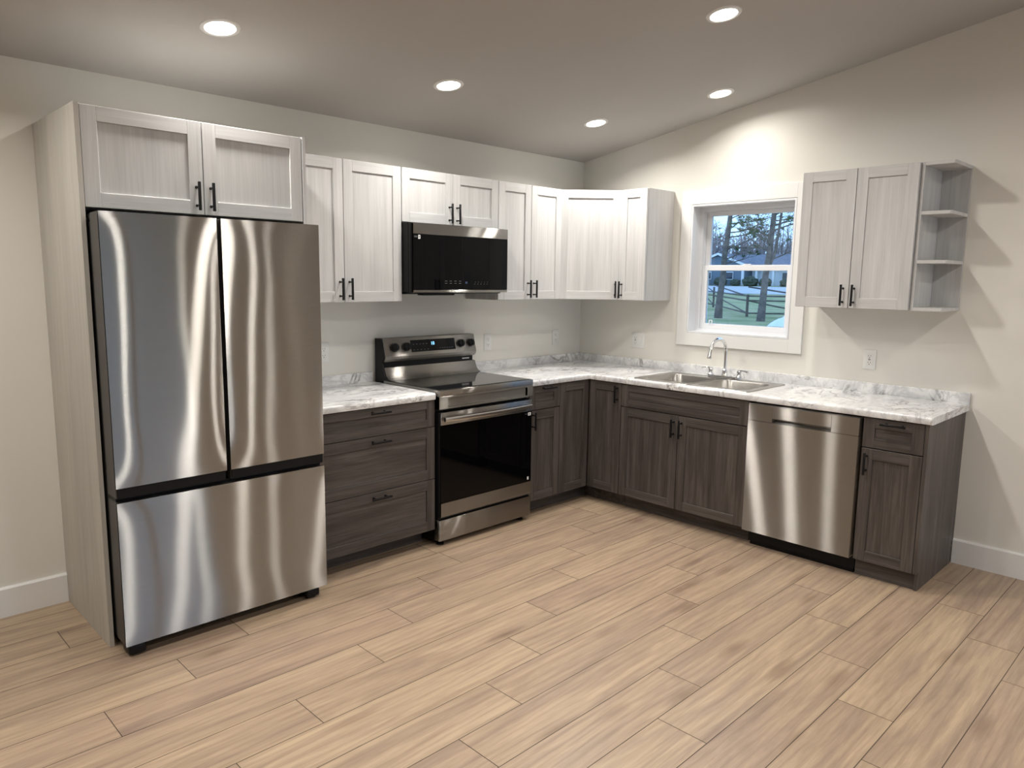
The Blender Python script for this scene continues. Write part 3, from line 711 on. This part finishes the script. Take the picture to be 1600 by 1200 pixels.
# rear console
mb = MB(FA); prof = [(.03, .9195), (.172, .9195), (.150, .926), (.134, .940), (.122, .960), (.110, .993), (.03, .993)]
mb.prism(prof, RX0+.014, RX1-.001, axis='x'); mb.S = [len(f) == 4 for f in mb.F]; mb.build('rear_riser', M['steel'], t)
mb = MB(FA); mb.box(RX0+.014, RX1-.006, .03, .090, .9932, 1.0345, 'x'); mb.build('vent_slot', M['black'], t)
mb = MB(FA); prof = [(.03, 1.0255), (.096, 1.0255), (.106, 1.031), (.118, 1.043), (.1225, 1.058), (.0925, 1.169), (.085, 1.171), (.03, 1.171)]
mb.prism(prof, RX0+.014, RX1, axis='x'); co = mb.build('control_panel', M['steel'], t)
mb = MB(FA); mb.prism([(.03, .90), (.175, .9205), (.15, .928), (.136, .94), (.112, .994), (.100, 1.02), (.1245, 1.056), (.094, 1.172), (.03, 1.172)], RX0+.002, RX0+.0138, axis='x'); mb.build('console_end_cap', M['black'], t)
dy, dz = (.1225-.0925), (1.169-1.058); ln = math.hypot(dy, dz); nrm = Vector((0, -dz/ln, dy/ln)); upv = Vector((0, dy/ln, dz/ln))
FK = Matrix(((1, 0, 0, 0), (0, nrm.y, upv.y, -.1075), (0, nrm.z, upv.z, 1.1135), (0, 0, 0, 1)))
mb = MB(FK); mb.box(-1.766, -1.404, -.0005, .0012, -.036, .040, 'x', .0006); dp = mb.build('display_window', M['black_glass'], t)
TX = FK @ Matrix(((1, 0, 0, -1.592), (0, 0, 1, .00125), (0, 1, 0, .012), (0, 0, 0, 1)))
tag(text('10', .030, TX, 'clock_digits', M['blue_led'], dp), 'glowing blue clock digits')
for x0_, st_, z_, n_ in ((-1.750, .026, .012, 5), (-1.752, .028, -.024, 5), (-1.540, .020, -.022, 6)):
    mb = MB(FK)
    for i in range(n_): mb.box(x0_+st_*i, x0_+st_*i+.011, .0012, .0015, z_, z_+.002, 'x')
    mb.build('key_legend', M['grey_print'], dp)
for u in (-1.893, -1.803, -1.358, -1.272):
    mb = MB(FK); mb.lathe((u, 0, 0), [(.0275, .0003), (.0275, .003), (.0245, .0045), (.0235, .022), (.021, .0245), (.0005, .0255)], 28, 'y')
    mb.box(u-.0035, u+.0035, .022, .0300, -.0215, .0215, 'z', .001); mb.build('knob', M['black'], t)
    mb = MB(FK)
    for k in range(-4, 5):
        a = R(90+k*32); mb.box(u+.033*math.cos(a)-.0012, u+.033*math.cos(a)+.0012, .0002, .0005, .033*math.sin(a)-.0012, .033*math.sin(a)+.0012)
    mb.build('knob_marks', M['grey_print'], t)
mb = MB(FA)
for i in range(7): mb.box(-1.325+.009*i, -1.319+.009*i, .0901, .0905, 1.005, 1.0125, 'x')
mb.build('badge_print', M['sticker'], t)

# ------------------------------------------------------------------ microwave
t = thing('over_range_microwave', (-1.606, -.2, 1.455), 'black and stainless over-the-range microwave hung above the range', 'microwave')
mb = MB(FA); mb.box(-1.9870, -1.2260, .003, .383, 1.462, 1.8585, 'z', .002); mb.build('microwave_casing', M['black'], t)
mb = MB(FA); mb.box(-1.9865, -1.2295, .384, .408, 1.458, 1.854, 'z', .003); md = mb.build('door', M['black'], t)
mb = MB(FA); mb.box(-1.9775, -1.2290, .400, .4205, 1.7925, 1.854, 'z', .002); mb.build('door_top_trim', M['steel'], md)
mb = MB(FA); mb.box(-1.9775, -1.2290, .400, .4185, 1.4745, 1.792, 'z', .001); mb.build('door_glass', M['black_glass'], md)
mb = MB(FA); mb.box(-1.9775, -1.2290, .400, .4205, 1.4585, 1.4740, 'z', .002); mb.build('door_bottom_trim', M['steel'], md)
mb = MB(FA); mb.prism([(.02, 1.4615), (.375, 1.4615), (.360, 1.450), (.06, 1.440)], -1.975, -1.240, axis='x')
mb.box(-1.86, -1.62, .30, .36, 1.4405, 1.452, 'x', .002); mb.build('hood_underside', M['black'], t)
mb = MB(FA); mb.box(-1.942, -1.9265, .4186, .4190, 1.765, 1.787, 'x'); st = mb.build('sticker', M['sticker'], md)
mb = MB(FA); mb.box(-1.9375, -1.9315, .41905, .4193, 1.770, 1.782, 'x')
for i in range(3): mb.box(-1.970+.008*i, -1.965+.008*i, .4186, .4189, 1.772, 1.782, 'x')
mb.build('sticker_print', M['grey_print'], md)
for x0_, st_, z_, n_, w_ in ((-1.745, .036, 1.525, 4, .018), (-1.745, .036, 1.512, 4, .018), (-1.505, .025, 1.520, 5, .005), (-1.512, .026, 1.508, 5, .006)):
    mb = MB(FA)
    for i in range(n_): mb.box(x0_+st_*i, x0_+st_*i+w_, .4186, .4189, z_, z_+.003, 'x')
    mb.build('key_legend', M['grey_print'], md)
TX = Matrix(((1, 0, 0, -1.578), (0, 0, -1, -.41865), (0, 1, 0, 1.517), (0, 0, 0, 1)))
text('10', .018, TX, 'clock_digits', M['dim_led'], md, .0002)

# ------------------------------------------------------------------ wall plates
def outlet(fr, u, z, label, kind='duplex', w_=.072, h_=.115, gang=1):
    u0, u1 = u-w_*gang*.5 - (0 if gang == 1 else -.012), u+w_*gang*.5 - (0 if gang == 1 else .012)
    loc = fr @ Vector((u, 0, z)); t = thing('wall_outlet' if kind != 'switch' else 'light_switch', loc, label, 'outlet' if kind != 'switch' else 'light switch')
    mb = MB(fr); mb.box(u0, u1, .0004, .006, z-h_/2, z+h_/2, 'z', .002, 2); mb.build('cover_plate', M['plastic'], t)
    cs = [u] if gang == 1 else [u-.023, u+.023]
    for gi, c in enumerate(cs):
        kk = kind if gang == 1 else ('gfci' if gi == 0 else 'rocker')
        mb = MB(fr); sl = MB(fr)
        if kk == 'duplex':
            for dz_ in (-.0195, .0195): mb.box(c-.017, c+.017, .0061, .0078, z+dz_-.014, z+dz_+.014, 'z', .003)
        elif kk in ('gfci', 'decora'): mb.box(c-.0165, c+.0165, .0061, .0078, z-.033, z+.033, 'z', .001)
        else: mb.prism([(.0061, z-.033), (.0061, z+.033), (.0105, z+.032), (.0075, z), (.0070, z-.032)], c-.0165, c+.0165, axis='x')
        mb.build('rocker' if kk in ('rocker', 'switch') else 'socket', M['plastic'], t)
        if kk in ('duplex', 'gfci', 'decora'):
            for dz_ in (-.0195, .0195):
                sl = MB(fr); sl.box(c-.008, c-.0058, .0079, .0083, z+dz_-.001, z+dz_+.007); sl.box(c+.0058, c+.008, .0079, .0083, z+dz_-.001, z+dz_+.007)
                sl.lathe((c, .0079, z+dz_-.008), [(.0028, 0), (.0028, .0004)], 10, 'y'); sl.build('socket_slots', M['slot'], t)
            if kk == 'gfci': sl = MB(fr); sl.box(c-.006, c+.006, .0079, .0083, z-.0035, z-.0005); sl.box(c-.006, c+.006, .0079, .0083, z+.0015, z+.0045); sl.build('test_buttons', M['slot'], t)
    return t
outlet(FA, -2.325, 1.1005, 'white duplex wall outlet half hidden by the fridge, above the short countertop')
outlet(FA, -1.013, 1.096, 'white duplex wall outlet just right of the range')
outlet(FA, -.298, 1.0985, 'white wall outlet on the back wall near the corner', 'decora')
outlet(FB, .577, 1.0985, 'white double wall plate with outlet and rocker switch, left of the window', 'gfci', gang=2, w_=.071)
outlet(FB, 2.246, 1.0985, 'white wall outlet under the right wall cabinet', 'gfci')

# ------------------------------------------------------------------ window
t = thing('window_1', (0.05, (WY0+WY1)/2, WZ0), 'white single-hung window above the sink', kind='structure')
oy0, oy1, oz0, oz1 = -1.8335, -.9180, 1.097, 2.159
mb = MB()
mb.box(-.019, -.0002, oy0, WY0-.002, oz0, oz1, 'z', .0015); mb.box(-.019, -.0002, WY1+.002, oy1, oz0, oz1, 'z', .0015)
mb.box(-.019, -.0002, WY0-.0025, WY1+.0025, WZ1+.002, oz1, 'y', .0015); mb.box(-.019, -.0002, WY0-.0025, WY1+.0025, oz0, WZ0-.002, 'y', .0015)
mb.build('casing', M['trim'], t)
mb = MB(); j = .012
mb.box(-.0185, .075, WY0, WY0+j, WZ0, WZ1); mb.box(-.0185, .075, WY1-j, WY1, WZ0, WZ1); mb.box(-.0185, .075, WY0+j, WY1-j, WZ1-j, WZ1); mb.box(-.0185, .075, WY0+j, WY1-j, WZ0, WZ0+j)
mb.build('jamb', M['vinyl'], t)
f0, f1, g0, g1 = WY0+j, WY1-j, WZ0+j, WZ1-j
mb = MB(); fw = .030
mb.box(.070, .158, f0-.012, f0+fw, g0-.012, g1+.012); mb.box(.070, .158, f1-fw, f1+.012, g0-.012, g1+.012); mb.box(.070, .158, f0+fw, f1-fw, g1-fw, g1+.012)
mb.box(.070, .158, f0+fw, f1-fw, g0-.012, g0+.018); mb.build('window_frame', M['vinyl'], t)
def sash(name, x0, x1, z0, z1, st, tr, br):
    a, b = f0+fw, f1-fw; mb = MB()
    mb.box(x0, x1, a, a+st, z0, z1, 'z', .002); mb.box(x0, x1, b-st, b, z0, z1, 'z', .002)
    mb.box(x0, x1, a+st-.001, b-st+.001, z1-tr, z1, 'y', .002); mb.box(x0, x1, a+st-.001, b-st+.001, z0, z0+br, 'y', .002); o = mb.build(name, M['vinyl'], t)
    mb = MB(); xm = (x0+x1)/2; mb.box(xm-.002, xm+.002, a+st-.004, b-st+.004, z0+br-.004, z1-tr+.004); mb.build('pane', M['glass'], o); return o
sash('upper_sash', .116, .142, 1.622, g1-fw, .036, .030, .036)
lo = sash('lower_sash', .084, .112, g0+.018, 1.655, .040, .036, .036)
mb = MB()
for yy in (-1.122, -1.142): mb.box(.076, .084, yy, yy+.005, g0+.052, g0+.075)
mb.box(.076, .084, -1.142, -1.117, g0+.075, g0+.080); mb.build('tilt_latch', M['vinyl'], lo)
mb = MB(); mb.box(.086, .110, -1.40, -1.35, 1.6555, 1.664, 'y', .003); mb.build('sash_lock', M['vinyl'], lo)

# ------------------------------------------------------------------ outside
def gz(x): return -.5 if x < 60 else -.5+(x-60)*.0164
mb = MB(); xs = [WT+.02, 8, 20, 40, 60, 86, 128, 220, 420]; ys = [-120, -40, 0, 20, 60, 120, 260]
V = [(x, y, gz(x)) for x in xs for y in ys]; ny = len(ys)
mb.add(V, [(i*ny+j_, (i+1)*ny+j_, (i+1)*ny+j_+1, i*ny+j_+1) for i in range(len(xs)-1) for j_ in range(ny-1)], 'x')
tag(mb.build('lawn', M['lawn'], recalc=False), 'green and straw coloured winter lawn outside the window', 'lawn', kind='structure')
mb = MB(); V = [(87, -60, gz(87)+.03), (127, -60, gz(127)+.03), (127, 200, gz(127)+.03), (87, 200, gz(87)+.03)]
mb.add(V, [(0, 1, 2, 3)], 'x'); mb.add([(a, b, c-.25) for a, b, c in V], [(3, 2, 1, 0)], 'x')
tag(mb.build('road', M['road'], recalc=False), 'pale wet road crossing beyond the fence', 'road', kind='structure')

def bare_branches(rr, mb, p, d, ln, r, lv, tips, n=6, spread=.75):
    k = 4 if lv > 1 else 3; pts = [p]; q = Vector(p); dd = Vector(d)
    for i in range(k):
        dd = (dd+Vector((rr.uniform(-.22, .22), rr.uniform(-.22, .22), rr.uniform(-.1, .2)))).normalized(); q = q+dd*ln/k; pts.append(q.copy())
    mb.tube(pts, [r*(1-.6*i/k) for i in range(k+1)], n if lv > 1 else 3, False)
    if lv == 0: tips.append(pts[-1]); return
    for i in range(rr.randint(4, 6)):
        a = rr.uniform(.25, 1)*k; b = int(min(a, k-1)); o = pts[b].lerp(pts[b+1], a-b)
        nd = (dd*.55+Vector((rr.uniform(-1, 1), rr.uniform(-1, 1), rr.uniform(-.35, .7)))*spread).normalized()
        bare_branches(rr, mb, o, nd, ln*rr.uniform(.45, .68), r*.42, lv-1, tips, n, spread)
def yard_tree(x, y, h, r, lean, label, seed, fork=False, green=.35):
    rr = random.Random(seed); t = thing('pine_tree', (x, y, gz(x)), label, 'tree', 'tall thin trees outside the window')
    mb = MB(); pts = [Vector((x, y, gz(x)-.1))]; k = 10
    for i in range(1, k+1):
        pts.append(Vector((x+lean[0]*i/k+rr.uniform(-.04, .04), y+lean[1]*i/k+rr.uniform(-.05, .05), gz(x)+h*i/k)))
    rad = [r*1.25]+[r*(1-.75*i/k) for i in range(1, k+1)]; mb.tube(pts, rad, 12)
    if fork: mb.tube([pts[2], pts[3]+Vector((.1, -.28, 0)), pts[5]+Vector((.1, -.35, 0)), pts[8]+Vector((.1, -.5, 0))], [r*.5, r*.42, r*.3, r*.15], 8)
    mb.build('trunk', M['bark'], t)
    br = MB(); tips = []
    for i in range(34):
        z = .26+.72*(i/34); b = z*k; j_ = int(min(b, k-1)); o = pts[j_].lerp(pts[j_+1], b-j_); a = rr.uniform(0, 6.28)
        bare_branches(rr, br, o, Vector((math.cos(a), math.sin(a), rr.uniform(.0, .55))), rr.uniform(1.2, 2.6)*(1.15-z*.5), .045*(1.2-z*.7), 2, tips, 5)
    br.build('branches', M['bark'], t)
    nb = MB()
    for p in tips:
        if rr.random() > green: continue
        for _ in range(26):
            v = Vector((rr.uniform(-1, 1), rr.uniform(-1, 1), rr.uniform(-.6, 1))).normalized()*rr.uniform(.12, .30); s_ = v.orthogonal().normalized()*.02
            nb.add([p-s_, p+s_, p+v], [(0, 1, 2)], 'z')
    nb.build('foliage', M['needles'], t, recalc=False)
yard_tree(32.8, 17.6, 11.5, .20, (.2, -.7), 'left one of the two tall trees standing outside the window', 21, green=.16)
yard_tree(31.8, 14.55, 12.0, .19, (.1, -.75), 'right one of the two tall trees standing outside the window', 34, True, .30)

t = thing('rail_fence', (37, 17, -.5), 'brown wooden rail fence with diagonal braces across the lawn', 'fence')
P = [(51, 29.5), (48, 26.8), (35.7, 17.4), (37.6, 14.2), (40.5, 8.5), (43, 3)]
for x, y in P:
    mb = MB(); mb.box(x-.06, x+.06, y-.06, y+.06, -.55, .80 if x < 47 else 1.1, 'z', .01); mb.build('post', M['fence'], t)
for (xa, ya), (xb, yb) in zip(P, P[1:]):
    mb = MB()
    for z in (.22, .95, 1.22): mb.tube([(xa, ya, -.5+z), (xb, yb, -.5+z)], .045, 6)
    for za, zb in ((1.75, 1.2), (.95, .22)): mb.tube([(xa, ya, -.5+za), (xb, yb, -.5+zb)], .045, 6)
    mb.build('rail_section', M['fence'], t)

mb = MB(); rr = random.Random(4); V = []; nx, ny = 22, 14
for i in range(nx+1):
    for j_ in range(ny+1):
        a, b = 2*i/nx-1, 2*j_/ny-1; hgt = max(0, (1-a*a)*(1-b*b))**.5
        V.append((29.0+.8*b, 11.45+1.0*a, -.5+hgt*(.42+.13*math.sin(9*a+3*b)+rr.uniform(-.05, .05))))
mb.add(V, [(i*(ny+1)+j_, (i+1)*(ny+1)+j_, (i+1)*(ny+1)+j_+1, i*(ny+1)+j_+1) for i in range(nx) for j_ in range(ny)], 'z', False)
tag(mb.build('tarpaulin_pile', M['tarp'], recalc=False), 'crumpled white tarpaulin heaped on the grass outside', 'tarpaulin')
mb = MB(); mb.prism([(27.0, 10.25), (27.6, 10.25), (27.6, 10.95), (27.0, 10.9)], -.52, .55, bev=.05)
tag(mb.build('wrapped_crate', M['tarp']), 'upright white wrapped crate outside at the window right edge', 'crate')

# house across the road
g0_ = gz(134)
t = thing('house', (140, 72, g0_), 'blue grey house with white trim and grey roof across the road', 'house')
mb = MB(); mb.prism([(70.6, g0_-.3), (81.6, g0_-.3), (81.6, g0_+4.3), (76.1, g0_+6.2), (70.6, g0_+4.3)], 134, 148, axis='x'); mb.build('gable_wing', M['siding'], t)
mb = MB(); mb.box(137.5, 147, 55, 70.5, g0_-.3, g0_+4.0); mb.build('side_wing', M['vinyl'], t)
mb = MB()
for ya, yb in ((69.9, 76.1), (82.3, 76.1)):
    mb.add([(133.4, ya, g0_+4.1), (148.2, ya, g0_+4.1), (148.2, yb, g0_+6.35), (133.4, yb, g0_+6.35), (133.4, ya, g0_+4.3), (148.2, ya, g0_+4.3), (148.2, yb, g0_+6.6), (133.4, yb, g0_+6.6)],
           [(0, 1, 2, 3), (4, 7, 6, 5), (0, 4, 5, 1), (1, 5, 6, 2), (2, 6, 7, 3), (3, 7, 4, 0)], 'x')
mb.add([(135.5, 54.5, g0_+3.9), (135.5, 76, g0_+3.9), (142, 76, g0_+6.5), (142, 54.5, g0_+6.5), (149, 54.5, g0_+3.9), (149, 76, g0_+3.9)], [(0, 3, 2, 1), (3, 4, 5, 2), (0, 1, 5, 4), (0, 4, 3), (1, 2, 5)], 'x')
mb.build('roof', M['shingle'], t)
mb = MB()
for ya, yb in ((69.8, 76.1), (82.4, 76.1)):
    mb.add([(133.25, ya, g0_+3.85), (133.25, yb, g0_+6.2), (133.25, yb, g0_+6.65), (133.25, ya, g0_+4.3), (133.4, ya, g0_+3.85), (133.4, yb, g0_+6.2), (133.4, yb, g0_+6.65), (133.4, ya, g0_+4.3)],
           [(0, 1, 2, 3), (7, 6, 5, 4), (0, 4, 5, 1), (2, 6, 7, 3), (1, 5, 6, 2), (3, 7, 4, 0)], 'x')
mb.box(135.2, 135.5, 54.5, 70, g0_+3.75, g0_+4.05); mb.box(133.8, 134.1, 70.4, 70.9, g0_-.3, g0_+4.2); mb.box(133.8, 134.1, 81.3, 81.7, g0_-.3, g0_+4.2)
mb.build('white_trim', M['trim'], t)
for y in (57.5, 61.5, 65.0, 68.6):
    mb = MB(); mb.box(135.6, 136.0, y-.2, y+.2, g0_-.3, g0_+3.9); mb.build('porch_column', M['trim'], t)
for (x, y, w_) in ((133.9, 78.6, .9), (133.9, 73.6, .9), (137.4, 63.2, .8), (137.4, 59.5, .8)):
    mb = MB(); mb.box(x-.06, x, y-w_, y+w_, g0_+1.2, g0_+2.8); wn = mb.build('window', M['trim'], t)
    mb = MB(); mb.box(x-.09, x-.061, y-w_+.12, y+w_-.12, g0_+1.35, g0_+2.65); mb.build('pane', M['dark_pane'], wn)
rr = random.Random(8)
for i, (x, y, s_, lb) in enumerate([(131.5, 79.5, 1.3, 'round dark shrub at the left of the far house'), (131.5, 74.2, 1.1, 'low dark shrub in front of the far gable wall'),
                         (131.8, 71.0, .85, 'small dark shrub at the far gable corner'), (132.2, 68.0, 1.25, 'tall dark shrub beside the far porch'), (132.5, 65.0, 1.0, 'low dark shrub in front of the far porch'), (132, 60.5, 1.0, 'low dark shrub right of the far porch')]):
    bm = bmesh.new(); bmesh.ops.create_icosphere(bm, subdivisions=3, radius=1)
    for v in bm.verts:
        k = 1+rr.uniform(-.16, .16); v.co = Vector((x+v.co.x*s_*k, y+v.co.y*s_*1.2*k, gz(x)+s_*.7+v.co.z*s_*.9*k))
    mb = MB(); mb.frombm(bm, 'z', False); tag(mb.build('shrub', M['shrub']), lb, 'shrub', 'shrubs in front of the far house')

mb = MB(); rr = random.Random(12); tips = []
for i in range(230):
    x = rr.uniform(155, 215); y = -3.85+(x+4.56)*rr.uniform(.40, .66); h = rr.uniform(9, 15.5)
    p0 = Vector((x, y, gz(x)-.2)); mb.tube([p0, p0+Vector((rr.uniform(-.4, .4), rr.uniform(-.4, .4), h*.5)), p0+Vector((rr.uniform(-.8, .8), rr.uniform(-.8, .8), h))], [.22, .15, .04], 4, False)
    for _ in range(10):
        a = rr.uniform(0, 6.28); z = rr.uniform(.12, .95)
        bare_branches(rr, mb, p0+Vector((0, 0, h*z)), Vector((math.cos(a)*.8, math.sin(a)*.8, .6)), rr.uniform(2.2, 4.2)*(1.1-z*.5), .08, 1, tips, 3, .6)
tag(mb.build('bare_woods', M['twigs'], recalc=False, autosmooth=False), 'hazy mass of bare deciduous trees behind the far house', 'trees', kind='stuff')
